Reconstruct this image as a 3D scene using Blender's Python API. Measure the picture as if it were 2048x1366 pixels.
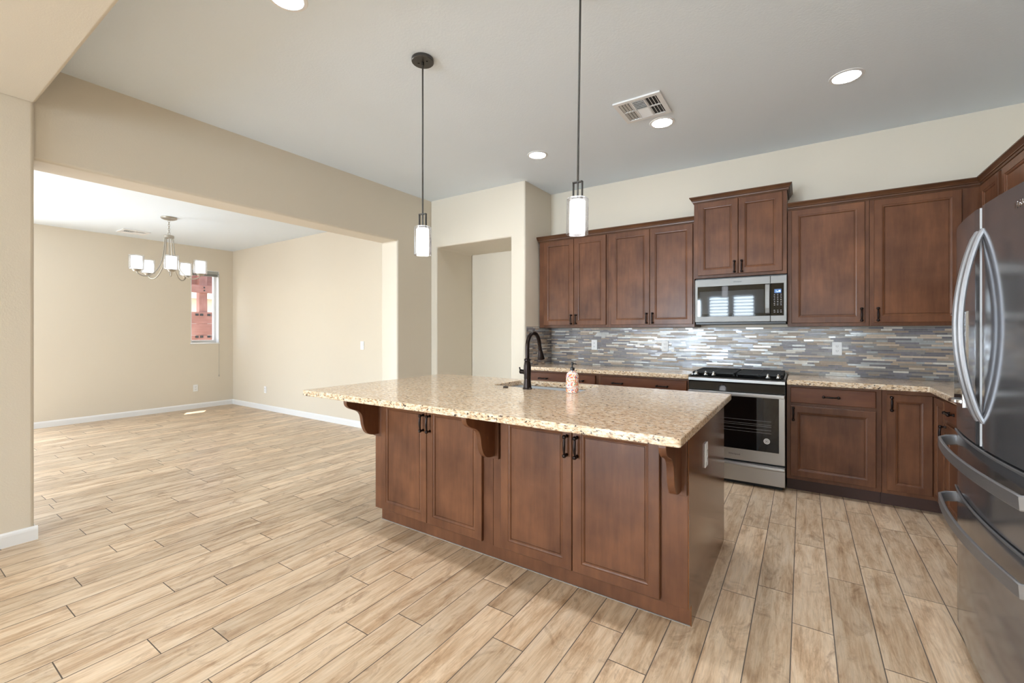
import bpy, bmesh, math, random
from mathutils import Vector, Matrix
PI = math.pi
random.seed(7)
SC = bpy.context.scene
for o in list(bpy.data.objects): bpy.data.objects.remove(o)
C = SC.collection

# ------------------------------------------------------------------ camera
YAW = 0.5846
cam_d = bpy.data.cameras.new('camera'); cam = bpy.data.objects.new('camera', cam_d); C.objects.link(cam)
cam.location = (0, 0, 1.335); cam.rotation_euler = (PI/2, 0, YAW)
cam_d.sensor_width = 36; cam_d.lens = 878.6/2048*36; cam_d.shift_y = (663.4-683)/2048; cam_d.shift_x = 0
cam_d.clip_start = 0.02
SC.camera = cam
# ------------------------------------------------------------------ view
vs = SC.view_settings
vs.view_transform = 'Standard'; vs.look = 'None'; vs.gamma = 1; vs.exposure = 0.76; vs.use_curve_mapping = False
# ------------------------------------------------------------------ world, sun
W = bpy.data.worlds.new('world'); SC.world = W; W.use_nodes = True
nt = W.node_tree; bg = nt.nodes['Background']
sky = nt.nodes.new('ShaderNodeTexSky'); sky.sky_type = 'NISHITA'; sky.sun_disc = False
sky.sun_elevation = math.radians(60); sky.sun_rotation = math.radians(200)
nt.links.new(sky.outputs[0], bg.inputs[0]); bg.inputs[1].default_value = 0.45
sd = bpy.data.lights.new('sun', 'SUN'); sd.energy = 10; sd.angle = 0.009; sd.color = (1, .95, .88)
sun = bpy.data.objects.new('sun', sd); C.objects.link(sun)
sun.rotation_euler = Vector((.28, -.165, -1)).to_track_quat('-Z', 'Y').to_euler()
sun.location = (-9.5, 3.5, 6)

def area(name, loc, direction, sx, sy, power, col=(.70, .85, 1)):
    d = bpy.data.lights.new(name, 'AREA'); d.shape = 'RECTANGLE'; d.size = sx; d.size_y = sy; d.energy = power; d.color = col
    o = bpy.data.objects.new(name, d); C.objects.link(o); o.location = loc
    o.rotation_euler = Vector(direction).to_track_quat('-Z', 'Z').to_euler()
    return o
# daylight lamps: paired rear windows, then unseen openings added for more light
area('daylight', (-2.22, -6.30, 1.6), (0, 1, 0), .62, 1.8, 75)
area('daylight', (-1.52, -6.30, 1.6), (0, 1, 0), .62, 1.8, 75)
area('daylight', (.75, -6.30, 1.6), (0, 1, 0), .9, 1.4, 30)  # unseen small rear window, added for more light
area('daylight', (-3.35, -6.30, 1.25), (0, 1, 0), 1.2, 2.3, 270)  # unseen rear patio door, added for light where the cabinet sheen points
area('daylight', (-9.15, -.1, 1.2), (1, 0, 0), 2.2, 2.2, 108, (.80, .90, 1))  # unseen dining patio door, added to brighten the dining room
area('daylight', (-6.4, -2.25, 1.3), (0, 1, 0), 2.0, 2.0, 55, (.80, .90, 1))  # unseen dining front window, added to brighten the dining room

# ------------------------------------------------------------------ materials
def sl(r, g, b):
    f = lambda c: ((c/255+.055)/1.055)**2.4 if c > 10 else c/255/12.92
    return (f(r), f(g), f(b), 1)
def new(name):
    m = bpy.data.materials.new(name); m.use_nodes = True
    return m, m.node_tree, m.node_tree.nodes['Principled BSDF']
def N(t, k, **kw):
    n = t.nodes.new('ShaderNode'+k)
    for a, b in kw.items():
        if a.startswith('_'): setattr(n, a[1:], b)
        else: n.inputs[a.replace('__', ' ')].default_value = b
    return n
def ramp(t, pts, interp='LINEAR'):
    r = t.nodes.new('ShaderNodeValToRGB'); r.color_ramp.interpolation = interp
    e = r.color_ramp.elements
    while len(e) < len(pts): e.new(.5)
    for i, (p, c) in enumerate(pts): e[i].position = p; e[i].color = c
    return r
def simple(name, col, rough=.5, metal=0, **kw):
    m, t, p = new(name); p.inputs['Base Color'].default_value = col; p.inputs['Roughness'].default_value = rough; p.inputs['Metallic'].default_value = metal
    for a, b in kw.items(): p.inputs[a.replace('__', ' ')].default_value = b
    # faint procedural breakup of the gloss
    n = N(t, 'TexNoise', Scale=60.0); mr = N(t, 'MapRange', To__Min=max(0, rough*.85), To__Max=min(1, rough*1.15+.01))
    t.links.new(n.outputs[0], mr.inputs[0]); t.links.new(mr.outputs[0], p.inputs['Roughness'])
    return m
def plaster(name, col, bump=.06, scale=130.):
    m, t, p = new(name); L = t.links
    tc = N(t, 'TexCoord')
    n = N(t, 'TexNoise', Scale=scale, Detail=3.0); L.new(tc.outputs['Object'], n.inputs['Vector'])
    b = N(t, 'Bump', Strength=bump, Distance=.01); L.new(n.outputs[0], b.inputs['Height']); L.new(b.outputs[0], p.inputs['Normal'])
    n2 = N(t, 'TexNoise', Scale=1.3, Detail=2.0); L.new(tc.outputs['Object'], n2.inputs['Vector'])
    r = ramp(t, [(0, tuple(c*.97 for c in col[:3])+(1,)), (1, col)]); L.new(n2.outputs[0], r.inputs[0]); L.new(r.outputs[0], p.inputs['Base Color'])
    p.inputs['Roughness'].default_value = .75; p.inputs['Specular IOR Level'].default_value = .3
    return m
def emit(name, col, s):
    m, t, p = new(name); p.inputs['Base Color'].default_value = (.8, .8, .8, 1) if s > 1.5 else (.05, .12, .3, 1)
    p.inputs['Emission Color'].default_value = col; p.inputs['Emission Strength'].default_value = s
    return m
def wood(name, dark, mid, light, rough=.4, axis=2, coat=.10):
    m, t, p = new(name); L = t.links
    tc = N(t, 'TexCoord'); oi = N(t, 'ObjectInfo')
    add = N(t, 'VectorMath', _operation='ADD'); mul = N(t, 'VectorMath', _operation='SCALE'); mul.inputs['Scale'].default_value = 17.0
    L.new(oi.outputs['Random'], mul.inputs[0]); L.new(tc.outputs['Object'], add.inputs[0]); L.new(mul.outputs[0], add.inputs[1])
    mp = N(t, 'Mapping'); s = [14., 14., 14.]; s[axis] = 1.6; mp.inputs['Scale'].default_value = s
    L.new(add.outputs[0], mp.inputs[0])
    n = N(t, 'TexNoise', Scale=2.2, Detail=6.0, Roughness=.6); L.new(mp.outputs[0], n.inputs['Vector'])
    nb = N(t, 'TexNoise', Scale=4.5, Detail=3.0); L.new(add.outputs[0], nb.inputs['Vector'])
    mx = N(t, 'Mix', _data_type='FLOAT'); mx.inputs[0].default_value = .6
    L.new(n.outputs[0], mx.inputs[2]); L.new(nb.outputs[0], mx.inputs[3])
    r = ramp(t, [(.3, dark), (.5, mid), (.7, light)]); L.new(mx.outputs[0], r.inputs[0])
    L.new(r.outputs[0], p.inputs['Base Color'])
    p.inputs['Roughness'].default_value = rough; p.inputs['Coat Weight'].default_value = coat; p.inputs['Coat Roughness'].default_value = .2; p.inputs['Specular IOR Level'].default_value = .28
    b = N(t, 'Bump', Strength=.04, Distance=.003); L.new(n.outputs[0], b.inputs['Height']); L.new(b.outputs[0], p.inputs['Normal'])
    return m

M = {}
M['wall'] = plaster('wall_paint', sl(223, 213, 196))
M['ceiling'] = plaster('ceiling_paint', sl(233, 241, 248), .10, 70.)
M['trim'] = simple('white_trim', sl(236, 236, 236), .4)
M['wood'] = wood('stained_maple', sl(78, 46, 28), sl(100, 63, 41), sl(122, 79, 52))
M['woodh'] = wood('stained_maple_horizontal', sl(78, 43, 26), sl(98, 57, 35), sl(114, 70, 44), axis=0)
M['wood_panel'] = wood('glossy_end_panel', sl(88, 52, 26), sl(108, 66, 34), sl(120, 76, 42), rough=.15, coat=.25)
M['crown'] = wood('crown_maple', sl(72, 44, 28), sl(90, 58, 36), sl(106, 70, 44), axis=0)
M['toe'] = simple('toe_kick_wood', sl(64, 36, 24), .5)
M['bronze'] = simple('oil_rubbed_bronze', sl(44, 36, 34), .3, .85)
M['pendant_metal'] = simple('dark_nickel', sl(92, 90, 88), .32, .9)
M['nickel'] = simple('brushed_nickel', sl(176, 170, 160), .35, .9)
M['chrome'] = simple('polished_steel', sl(205, 205, 205), .15, 1)
M['white_plastic'] = simple('white_plastic', sl(238, 238, 238), .35)
M['slot'] = simple('outlet_slot', sl(60, 60, 62), .5)
M['black_gloss'] = simple('black_glass', sl(10, 10, 11), .03)
M['black'] = simple('black_plastic', sl(22, 22, 23), .35)
M['grate'] = simple('cast_iron', sl(30, 30, 31), .6)
M['duct'] = simple('duct_dark', sl(70, 72, 74), .7)
M['lamp'] = emit('recessed_lens', (.88, .94, 1, 1), 38)
M['shade_in'] = emit('opal_glass_lit', (.97, .98, 1, 1), 4)
M['shade_ch'] = emit('opal_glass_chandelier', (.93, .96, 1, 1), 1.9)
M['lcd'] = emit('blue_display', (.10, .25, .6, 1), .10)
M['digit'] = emit('lit_digits', (.5, .8, 1, 1), 1.2)
def steel(name, col, rough, axis, metal=1.0, bump=.02):
    m, t, p = new(name); L = t.links
    tc = N(t, 'TexCoord'); mp = N(t, 'Mapping'); s = [400., 400., 400.]; s[axis] = 3.; mp.inputs['Scale'].default_value = s
    L.new(tc.outputs['Object'], mp.inputs[0]); n = N(t, 'TexNoise', Scale=1.0, Detail=2.0); L.new(mp.outputs[0], n.inputs['Vector'])
    mr = N(t, 'MapRange', To__Min=rough*.75, To__Max=rough*1.3); L.new(n.outputs[0], mr.inputs[0]); L.new(mr.outputs[0], p.inputs['Roughness'])
    p.inputs['Base Color'].default_value = col; p.inputs['Metallic'].default_value = metal
    return m
M['steel'] = steel('brushed_steel', sl(172, 171, 169), .33, 0)
M['sink'] = steel('sink_steel', sl(205, 208, 212), .42, 0, .6)
M['fridge'] = steel('dark_stainless', sl(140, 139, 142), .11, 2, .75)
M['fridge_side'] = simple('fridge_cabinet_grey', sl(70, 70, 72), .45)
M['fridge_handle'] = steel('satin_handle_steel', sl(176, 178, 183), .42, 2, .7)
M['drawer_handle'] = steel('satin_drawer_handle', sl(150, 150, 152), .38, 1, .8)

def glass(name, a=.12, tint=(1, 1, 1, 1), rough=.02, milk=0):
    m, t, p = new(name); L = t.links
    out = t.nodes['Material Output']; tr = N(t, 'BsdfTransparent'); tr.inputs[0].default_value = tint
    gl = N(t, 'BsdfGlossy'); gl.inputs['Roughness'].default_value = rough
    fr = N(t, 'LayerWeight', Blend=.35); mr = N(t, 'MapRange', To__Min=a*.35, To__Max=min(1, a*4)); L.new(fr.outputs['Facing'], mr.inputs[0])
    mx = N(t, 'MixShader'); L.new(mr.outputs[0], mx.inputs[0]); L.new(tr.outputs[0], mx.inputs[1]); L.new(gl.outputs[0], mx.inputs[2]); last = mx
    if milk:
        df = N(t, 'BsdfTranslucent'); df.inputs[0].default_value = (.95, .95, .95, 1); m2 = N(t, 'MixShader'); m2.inputs[0].default_value = milk
        L.new(mx.outputs[0], m2.inputs[1]); L.new(df.outputs[0], m2.inputs[2]); last = m2
    L.new(last.outputs[0], out.inputs[0])
    return m
M['glass'] = glass('window_glass', .08)
M['shade_glass'] = glass('clear_shade_glass', .16, (.97, .97, .98, 1), milk=.015)
M['ch_glass'] = glass('chandelier_shade_glass', .25, (.92, .93, .94, 1), milk=.04)

def granite():
    m, t, p = new('tan_granite'); L = t.links
    tc = N(t, 'TexCoord'); O = tc.outputs['Object']
    wp = N(t, 'TexNoise', Scale=9.0, Detail=2.0); L.new(O, wp.inputs['Vector'])
    st = N(t, 'Mapping'); st.inputs['Scale'].default_value = (.42, 1.25, 1.); L.new(O, st.inputs[0])
    n1 = N(t, 'TexNoise', Scale=85.0, Detail=6.0, Roughness=.72); L.new(st.outputs[0], n1.inputs['Vector'])
    r1 = ramp(t, [(.34, sl(150, 116, 88)), (.44, sl(206, 176, 142)), (.52, sl(226, 203, 174)), (.62, sl(234, 222, 204))]); L.new(n1.outputs[0], r1.inputs[0])
    n2 = N(t, 'TexNoise', Scale=120.0, Detail=3.0, Roughness=.6); L.new(st.outputs[0], n2.inputs['Vector'])
    r2 = ramp(t, [(.585, (0, 0, 0, 1)), (.63, (1, 1, 1, 1))]); L.new(n2.outputs[0], r2.inputs[0])
    mx = N(t, 'Mix', _data_type='RGBA'); L.new(r2.outputs[0], mx.inputs[0]); L.new(r1.outputs[0], mx.inputs[6]); mx.inputs[7].default_value = sl(122, 98, 82)
    n3 = N(t, 'TexNoise', Scale=52.0, Detail=3.0, Roughness=.55); L.new(O, n3.inputs['Vector'])
    r3 = ramp(t, [(.63, (0, 0, 0, 1)), (.665, (1, 1, 1, 1))]); L.new(n3.outputs[0], r3.inputs[0])
    mx2 = N(t, 'Mix', _data_type='RGBA'); L.new(r3.outputs[0], mx2.inputs[0]); L.new(mx.outputs[2], mx2.inputs[6]); mx2.inputs[7].default_value = sl(66, 54, 50)
    hs = N(t, 'HueSaturation', Saturation=1.02); mr = N(t, 'MapRange', To__Min=.9, To__Max=1.06); L.new(wp.outputs[0], mr.inputs[0]); L.new(mr.outputs[0], hs.inputs['Value'])
    L.new(mx2.outputs[2], hs.inputs['Color']); L.new(hs.outputs[0], p.inputs['Base Color']); p.inputs['Roughness'].default_value = .12
    return m
M['granite'] = granite()

def floor_mat():
    m, t, p = new('wood_look_tile'); L = t.links
    tc = N(t, 'TexCoord'); at = N(t, 'Attribute', _attribute_name='seed')
    sc = N(t, 'VectorMath', _operation='SCALE'); sc.inputs['Scale'].default_value = 37.0; L.new(at.outputs['Fac'], sc.inputs[0])
    cx = N(t, 'CombineXYZ'); L.new(at.outputs['Fac'], cx.inputs[0]); L.new(at.outputs['Fac'], cx.inputs[1]); L.new(at.outputs['Fac'], cx.inputs[2]); L.new(cx.outputs[0], sc.inputs[0])
    add = N(t, 'VectorMath', _operation='ADD'); L.new(tc.outputs['Object'], add.inputs[0]); L.new(sc.outputs[0], add.inputs[1])
    mp = N(t, 'Mapping'); mp.inputs['Scale'].default_value = (9., 1.1, 1.); L.new(add.outputs[0], mp.inputs[0])
    nd = N(t, 'TexNoise', Scale=1.6, Detail=3.0); L.new(add.outputs[0], nd.inputs['Vector'])
    n = N(t, 'TexNoise', Scale=2.4, Detail=12.0, Roughness=.70, Distortion=.35); L.new(mp.outputs[0], n.inputs['Vector'])
    r = ramp(t, [(.28, sl(160, 128, 98)), (.42, sl(200, 171, 139)), (.54, sl(220, 196, 166)), (.75, sl(231, 212, 188))]); L.new(n.outputs[0], r.inputs[0])
    # blotches and knots
    mp2 = N(t, 'Mapping'); mp2.inputs['Scale'].default_value = (5.5, 2.6, 1.); L.new(add.outputs[0], mp2.inputs[0])
    k = N(t, 'TexNoise', Scale=1.7, Detail=9.0, Roughness=.66, Distortion=1.2); L.new(mp2.outputs[0], k.inputs['Vector'])
    kr = ramp(t, [(.53, (0, 0, 0, 1)), (.70, (1, 1, 1, 1))]); L.new(k.outputs[0], kr.inputs[0])
    mx = N(t, 'Mix', _data_type='RGBA'); km = N(t, 'Math', _operation='MULTIPLY'); km.inputs[1].default_value = .6; L.new(kr.outputs[0], km.inputs[0])
    L.new(km.outputs[0], mx.inputs[0]); L.new(r.outputs[0], mx.inputs[6]); mx.inputs[7].default_value = sl(140, 106, 78)
    mp3 = N(t, 'Mapping'); mp3.inputs['Scale'].default_value = (110., 6., 1.); L.new(add.outputs[0], mp3.inputs[0])
    fg = N(t, 'TexNoise', Scale=1.5, Detail=3.0); L.new(mp3.outputs[0], fg.inputs['Vector'])
    fr = ramp(t, [(.3, (.86, .86, .86, 1)), (.6, (1, 1, 1, 1))]); L.new(fg.outputs[0], fr.inputs[0])
    m2 = N(t, 'Mix', _data_type='RGBA', _blend_type='MULTIPLY'); m2.inputs[0].default_value = 1; L.new(mx.outputs[2], m2.inputs[6]); L.new(fr.outputs[0], m2.inputs[7])
    hs = N(t, 'HueSaturation'); mr = N(t, 'MapRange', To__Min=.86, To__Max=1.12); L.new(at.outputs['Fac'], mr.inputs[0]); L.new(mr.outputs[0], hs.inputs['Value'])
    L.new(m2.outputs[2], hs.inputs['Color']); L.new(hs.outputs[0], p.inputs['Base Color'])
    p.inputs['Roughness'].default_value = .36; p.inputs['Specular IOR Level'].default_value = .45
    b = N(t, 'Bump', Strength=.12, Distance=.003); L.new(fg.outputs[0], b.inputs['Height']); L.new(b.outputs[0], p.inputs['Normal'])
    return m
M['floor'] = floor_mat()
M['grout'] = simple('floor_grout', sl(112, 102, 94), .8)

def mosaic():
    m, t, p = new('mosaic_tiles'); L = t.links
    at = N(t, 'Attribute', _attribute_name='seed')
    r = ramp(t, [(0, sl(126, 122, 126)), (.18, sl(146, 142, 138)), (.32, sl(154, 136, 118)), (.42, sl(196, 178, 158)), (.52, sl(134, 130, 136)), (.66, sl(190, 192, 192)), (.76, sl(172, 152, 132)), (.86, sl(218, 212, 202)), (.94, sl(152, 144, 136))], 'CONSTANT')
    L.new(at.outputs['Fac'], r.inputs[0])
    oi = N(t, 'TexCoord'); n = N(t, 'TexNoise', Scale=45.0); L.new(oi.outputs['Object'], n.inputs['Vector'])
    hs = N(t, 'HueSaturation'); mr = N(t, 'MapRange', To__Min=.8, To__Max=1.2); L.new(n.outputs[0], mr.inputs[0]); L.new(mr.outputs[0], hs.inputs['Value']); L.new(r.outputs[0], hs.inputs['Color'])
    L.new(hs.outputs[0], p.inputs['Base Color'])
    r2 = ramp(t, [(0, (.22,)*3+(1,)), (.30, (.38,)*3+(1,)), (.52, (.18,)*3+(1,)), (.76, (.4,)*3+(1,)), (.86, (.2,)*3+(1,))], 'CONSTANT')
    L.new(at.outputs['Fac'], r2.inputs[0]); L.new(r2.outputs[0], p.inputs['Roughness'])
    r3 = ramp(t, [(0, (.12,)*3+(1,)), (.16, (.0,)*3+(1,)), (.66, (.25,)*3+(1,)), (.76, (.0,)*3+(1,))], 'CONSTANT')
    L.new(at.outputs['Fac'], r3.inputs[0]); L.new(r3.outputs[0], p.inputs['Metallic'])
    p.inputs['Coat Weight'].default_value = .12; p.inputs['Coat Roughness'].default_value = .12
    return m
M['mosaic'] = mosaic()
M['mortar'] = simple('mosaic_grout', sl(150, 146, 140), .8)
M['cedar'] = wood('red_cedar', sl(138, 94, 82), sl(160, 112, 98), sl(176, 130, 116), rough=.6, axis=1, coat=0)
M['cedar_z'] = wood('red_cedar_upright', sl(138, 94, 82), sl(160, 112, 98), sl(176, 130, 116), rough=.6, axis=2, coat=0)
M['ground'] = simple('sandy_ground', sl(190, 176, 156), .9)
M['stucco'] = plaster('neighbour_stucco', sl(206, 196, 180))

def soap_mat():
    m, t, p = new('floral_soap_label'); L = t.links
    tc = N(t, 'TexCoord'); v = N(t, 'TexVoronoi', Scale=150.0); L.new(tc.outputs['Object'], v.inputs['Vector'])
    s = N(t, 'SeparateColor'); L.new(v.outputs['Color'], s.inputs[0])
    r = ramp(t, [(0, sl(222, 92, 62)), (.26, sl(244, 234, 222)), (.56, sl(230, 132, 84)), (.7, sl(110, 148, 92)), (.78, sl(240, 190, 80)), (.86, sl(70, 110, 170)), (.91, sl(244, 236, 228))], 'CONSTANT'); L.new(s.outputs[0], r.inputs[0])
    n = N(t, 'SeparateXYZ'); L.new(tc.outputs['Object'], n.inputs[0])
    r2 = ramp(t, [(0, (1, 1, 1, 1)), (.045, (0, 0, 0, 1)), (.2, (.0,)*3+(1,)), (.28, (.75,)*3+(1,)), (.36, (.1,)*3+(1,)), (.84, (0, 0, 0, 1)), (.88, (1, 1, 1, 1)), (.94, (0, 0, 0, 1))])
    mr = N(t, 'MapRange', From__Max=.145); L.new(n.outputs[2], mr.inputs[0]); L.new(mr.outputs[0], r2.inputs[0])
    mx = N(t, 'Mix', _data_type='RGBA'); L.new(r2.outputs[0], mx.inputs[0]); L.new(r.outputs[0], mx.inputs[6]); mx.inputs[7].default_value = sl(242, 232, 230)
    L.new(mx.outputs[2], p.inputs['Base Color']); p.inputs['Roughness'].default_value = .3
    return m
M['soap'] = soap_mat()
def blind_mat():
    m, t, p = new('white_blind_slat'); L = t.links
    p.inputs['Base Color'].default_value = sl(178, 182, 184); p.inputs['Roughness'].default_value = .5
    return m
M['blind'] = blind_mat()
M['headrail'] = simple('grey_headrail', sl(168, 170, 166), .5)
M['badge'] = simple('paper_badge', sl(214, 214, 212), .5)
M['seam'] = simple('pale_door_gasket', sl(205, 206, 208), .45)
M['steel_micro'] = steel('brushed_steel_light', sl(140, 139, 137), .52, 0, .85)
M['cooler_glass'] = simple('grey_window_mesh', sl(50, 53, 57), .03)

# ------------------------------------------------------------------ mesh helpers
def bx(bm, x0, x1, y0, y1, z0, z1):
    v = [bm.verts.new(p) for p in ((x0, y0, z0), (x1, y0, z0), (x1, y1, z0), (x0, y1, z0), (x0, y0, z1), (x1, y0, z1), (x1, y1, z1), (x0, y1, z1))]
    for f in ((0, 3, 2, 1), (4, 5, 6, 7), (0, 1, 5, 4), (1, 2, 6, 5), (2, 3, 7, 6), (3, 0, 4, 7)): bm.faces.new([v[i] for i in f])
    return bm
def box(*a): return bx(bmesh.new(), *a)
def prism(bm, poly, axis, a, b):
    # poly: 2-D outline in the other two axes (order x,y,z without axis)
    def p3(u, v, w):
        return {0: (w, u, v), 1: (u, w, v), 2: (u, v, w)}[axis]
    A = [bm.verts.new(p3(u, v, a)) for u, v in poly]; B = [bm.verts.new(p3(u, v, b)) for u, v in poly]
    n = len(poly); bm.faces.new(A); bm.faces.new(B[::-1])
    for i in range(n): bm.faces.new((A[i], B[i], B[(i+1) % n], A[(i+1) % n]))
    bmesh.ops.recalc_face_normals(bm, faces=bm.faces)
    return bm
def lathe(bm, prof, c=(0, 0, 0), n=32, axis=2, cap=True):
    rings = []
    for r, h in prof:
        ring = []
        for i in range(n):
            a = 2*PI*i/n; q = [r*math.cos(a), r*math.sin(a)]
            p = {2: (q[0], q[1], h), 1: (q[0], h, q[1]), 0: (h, q[0], q[1])}[axis]
            ring.append(bm.verts.new((p[0]+c[0], p[1]+c[1], p[2]+c[2])))
        rings.append(ring)
    for a, b in zip(rings, rings[1:]):
        for i in range(n): bm.faces.new((a[i], a[(i+1) % n], b[(i+1) % n], b[i]))
    if cap:
        for r in (rings[0], rings[-1]): bm.faces.new(r)
    bmesh.ops.recalc_face_normals(bm, faces=bm.faces)
    return bm
def sweep(bm, pts, sec, up=(0, 0, 1), closed=False, scale=None):
    # sec: 2-D outline (side, up) swept along pts
    pts = [Vector(p) for p in pts]; rings = []; n = len(pts); U0 = Vector(up)
    for i, p in enumerate(pts):
        a = pts[i-1] if (i > 0 or closed) else p; b = pts[(i+1) % n] if (i < n-1 or closed) else p
        t = (b-a).normalized(); s = t.cross(U0)
        if s.length < 1e-4: s = t.cross(Vector((1, 0, 0)))
        s.normalize(); u = s.cross(t).normalized(); k = scale[i] if scale else 1
        rings.append([bm.verts.new(p+s*x*k+u*y*k) for x, y in sec])
    m = len(sec)
    for j in range(n if closed else n-1):
        a, b = rings[j], rings[(j+1) % n]
        for i in range(m): bm.faces.new((a[i], a[(i+1) % m], b[(i+1) % m], b[i]))
    if not closed: bm.faces.new(rings[0]); bm.faces.new(rings[-1])
    bmesh.ops.recalc_face_normals(bm, faces=bm.faces)
    return bm
def circ(r, n=12): return [(r*math.cos(2*PI*i/n), r*math.sin(2*PI*i/n)) for i in range(n)]
def rect(w, h, c=.25):
    c = min(w, h)*c; a, b = w/2, h/2
    return [(-a+c, -b), (a-c, -b), (a, -b+c), (a, b-c), (a-c, b), (-a+c, b), (-a, b-c), (-a, -b+c)]
def tube(bm, pts, r, n=12, up=(0, 0, 1), closed=False, scale=None): return sweep(bm, pts, circ(r, n), up, closed, scale)
def obj(name, bm, mat, parent=None, loc=None, bevel=0, seg=2, smooth=False, kind=None, label=None):
    me = bpy.data.meshes.new(name); bm.to_mesh(me); bm.free()
    for m in (mat if isinstance(mat, list) else [mat]): me.materials.append(M[m])
    o = bpy.data.objects.new(name, me); C.objects.link(o)
    if parent: o.parent = parent
    if loc: o.location = loc
    if smooth:
        for p in me.polygons: p.use_smooth = True
        e = o.modifiers.new('edges', 'EDGE_SPLIT'); e.split_angle = math.radians(38)
    if bevel:
        b = o.modifiers.new('bevel', 'BEVEL'); b.width = bevel; b.segments = seg; b.limit_method = 'ANGLE'; b.angle_limit = math.radians(35)
        if seg > 2:
            for p in me.polygons: p.use_smooth = True
            w = o.modifiers.new('wn', 'WEIGHTED_NORMAL'); w.keep_sharp = True
    if kind: o['kind'] = kind
    if label: o['label'] = label
    return o
def struct(name, bm, mat, **k): return obj(name, bm, mat, kind='structure', **k)
def tag(o, label, cat, group=None):
    o['label'] = label; o['category'] = cat
    if group: o['group'] = group
    return o
def thing(name, label, cat, loc=(0, 0, 0), rz=0, group=None):
    o = bpy.data.objects.new(name, None); C.objects.link(o); o.empty_display_size = .1
    o.location = loc; o.rotation_euler = (0, 0, rz); return tag(o, label, cat, group)
def dup(root, loc, label, rz=None):
    def cp(o, par):
        c = o.copy(); C.objects.link(c)
        if par: c.parent = par
        for ch in [x for x in bpy.data.objects if x.parent == o and x != c]: cp(ch, c)
        return c
    r = cp(root, None); r.location = loc; r['label'] = label
    if rz is not None: r.rotation_euler = (0, 0, rz)
    return r
def text(name, s, size, mat, parent, loc, rot, ext=.0006, font_shear=0):
    cu = bpy.data.curves.new(name, 'FONT'); cu.body = s; cu.size = size; cu.extrude = ext; cu.align_x = 'CENTER'; cu.align_y = 'CENTER'; cu.shear = font_shear
    to = bpy.data.objects.new('tmp', cu); C.objects.link(to); bpy.context.view_layer.update()
    me = bpy.data.meshes.new_from_object(to.evaluated_get(bpy.context.evaluated_depsgraph_get()))
    bpy.data.objects.remove(to); bpy.data.curves.remove(cu)
    me.materials.clear(); me.materials.append(M[mat])
    o = bpy.data.objects.new(name, me); C.objects.link(o); o.parent = parent; o.location = loc; o.rotation_euler = rot
    return o

# ================================================================== STRUCTURE
XL, XR, YB, ZC, ZL = -4.15, 1.43, 4.93, 3.075, 2.80
XW = -4.44          # dining side of the left wall
XD, YD, ZD = -8.806, 3.933, 2.82
YS = .667           # edge of the lower ceiling
YR = -6.1
# floor: individual planks with grout joints
def build_floor():
    w, ln, g = .1555, .917, .0042
    off = {0: .557, 1: .192, 2: .432, -1: .814, -2: .669, -3: .352, -4: .793, -5: .056, -6: .42, -7: .637, -8: .806, -9: .060, -10: .521, -11: .345, -12: .763, -13: .597, -14: .905, -15: .716, -16: .455, -17: .185, -18: .008, -19: .587, -20: .30, -21: .677, -22: .165, -23: .899}
    bm = bmesh.new(); lay = bm.faces.layers.float.new('seed')
    k = int((-8.9-.0365)/w)-1
    while True:
        xc = .0365+k*w; x0 = xc-w/2+g/2; x1 = xc+w/2-g/2
        if x0 > XR: break
        ylo, yhi = (-2.1, 3.95) if xc < XW else (YR, 5.06)
        if XW <= xc <= XL: ylo, yhi = -6.1, 5.06
        o = off.get(k, random.random()*ln)
        j = math.floor((ylo-o)/ln)
        while o+j*ln < yhi:
            a = max(ylo, o+j*ln+g/2); b = min(yhi, o+(j+1)*ln-g/2)
            if b > a:
                vs_ = [bm.verts.new(p) for p in ((x0, a, 0), (x1, a, 0), (x1, b, 0), (x0, b, 0))]
                bv = .0012
                f = bm.faces.new(vs_); f[lay] = random.random()
            j += 1
        k += 1
    # sides of the planks are too thin to matter; grout bed lies just below
    me_o = struct('floor', bm, 'floor')
    bed = bmesh.new(); bx(bed, -9.0, XR, -6.1, 5.06, -.08, -.0012)
    struct('floor', bed, 'grout')
build_floor()
# left wall with the wide opening to the dining room
struct('wall_left', prism(bmesh.new(), [(YS-.04, 2.45), (3.72, 2.45), (3.72, 0), (5.15, 0), (5.15, 3.15), (YS-.04, 3.15)], 0, XW, XL), 'wall', bevel=.022, seg=4)
XP = -4.118
struct('wall_pillar', box(XW-.03, XP, YR, YS-.006, 0, 3.15), 'wall', bevel=.02, seg=4)
# alcove wall with its recess
struct('wall_alcove', prism(bmesh.new(), [(XL, 0), (-4.04, 0), (-4.04, 2.45), (-2.865, 2.45), (-2.865, 0), (-2.668, 0), (-2.668, 3.14), (XL, 3.14)], 1, 4.30, 5.05), 'wall', bevel=.02, seg=4)
struct('wall_alcove_back', box(XL, -2.668, 5.052, 5.15, 0, 3.14), 'wall')
struct('wall_back', box(-2.668, XR+.12, YB, 5.15, 0, 3.14), 'wall')
struct('wall_right', box(XR, XR+.12, YR, YB, 0, 3.14), 'wall')
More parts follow.
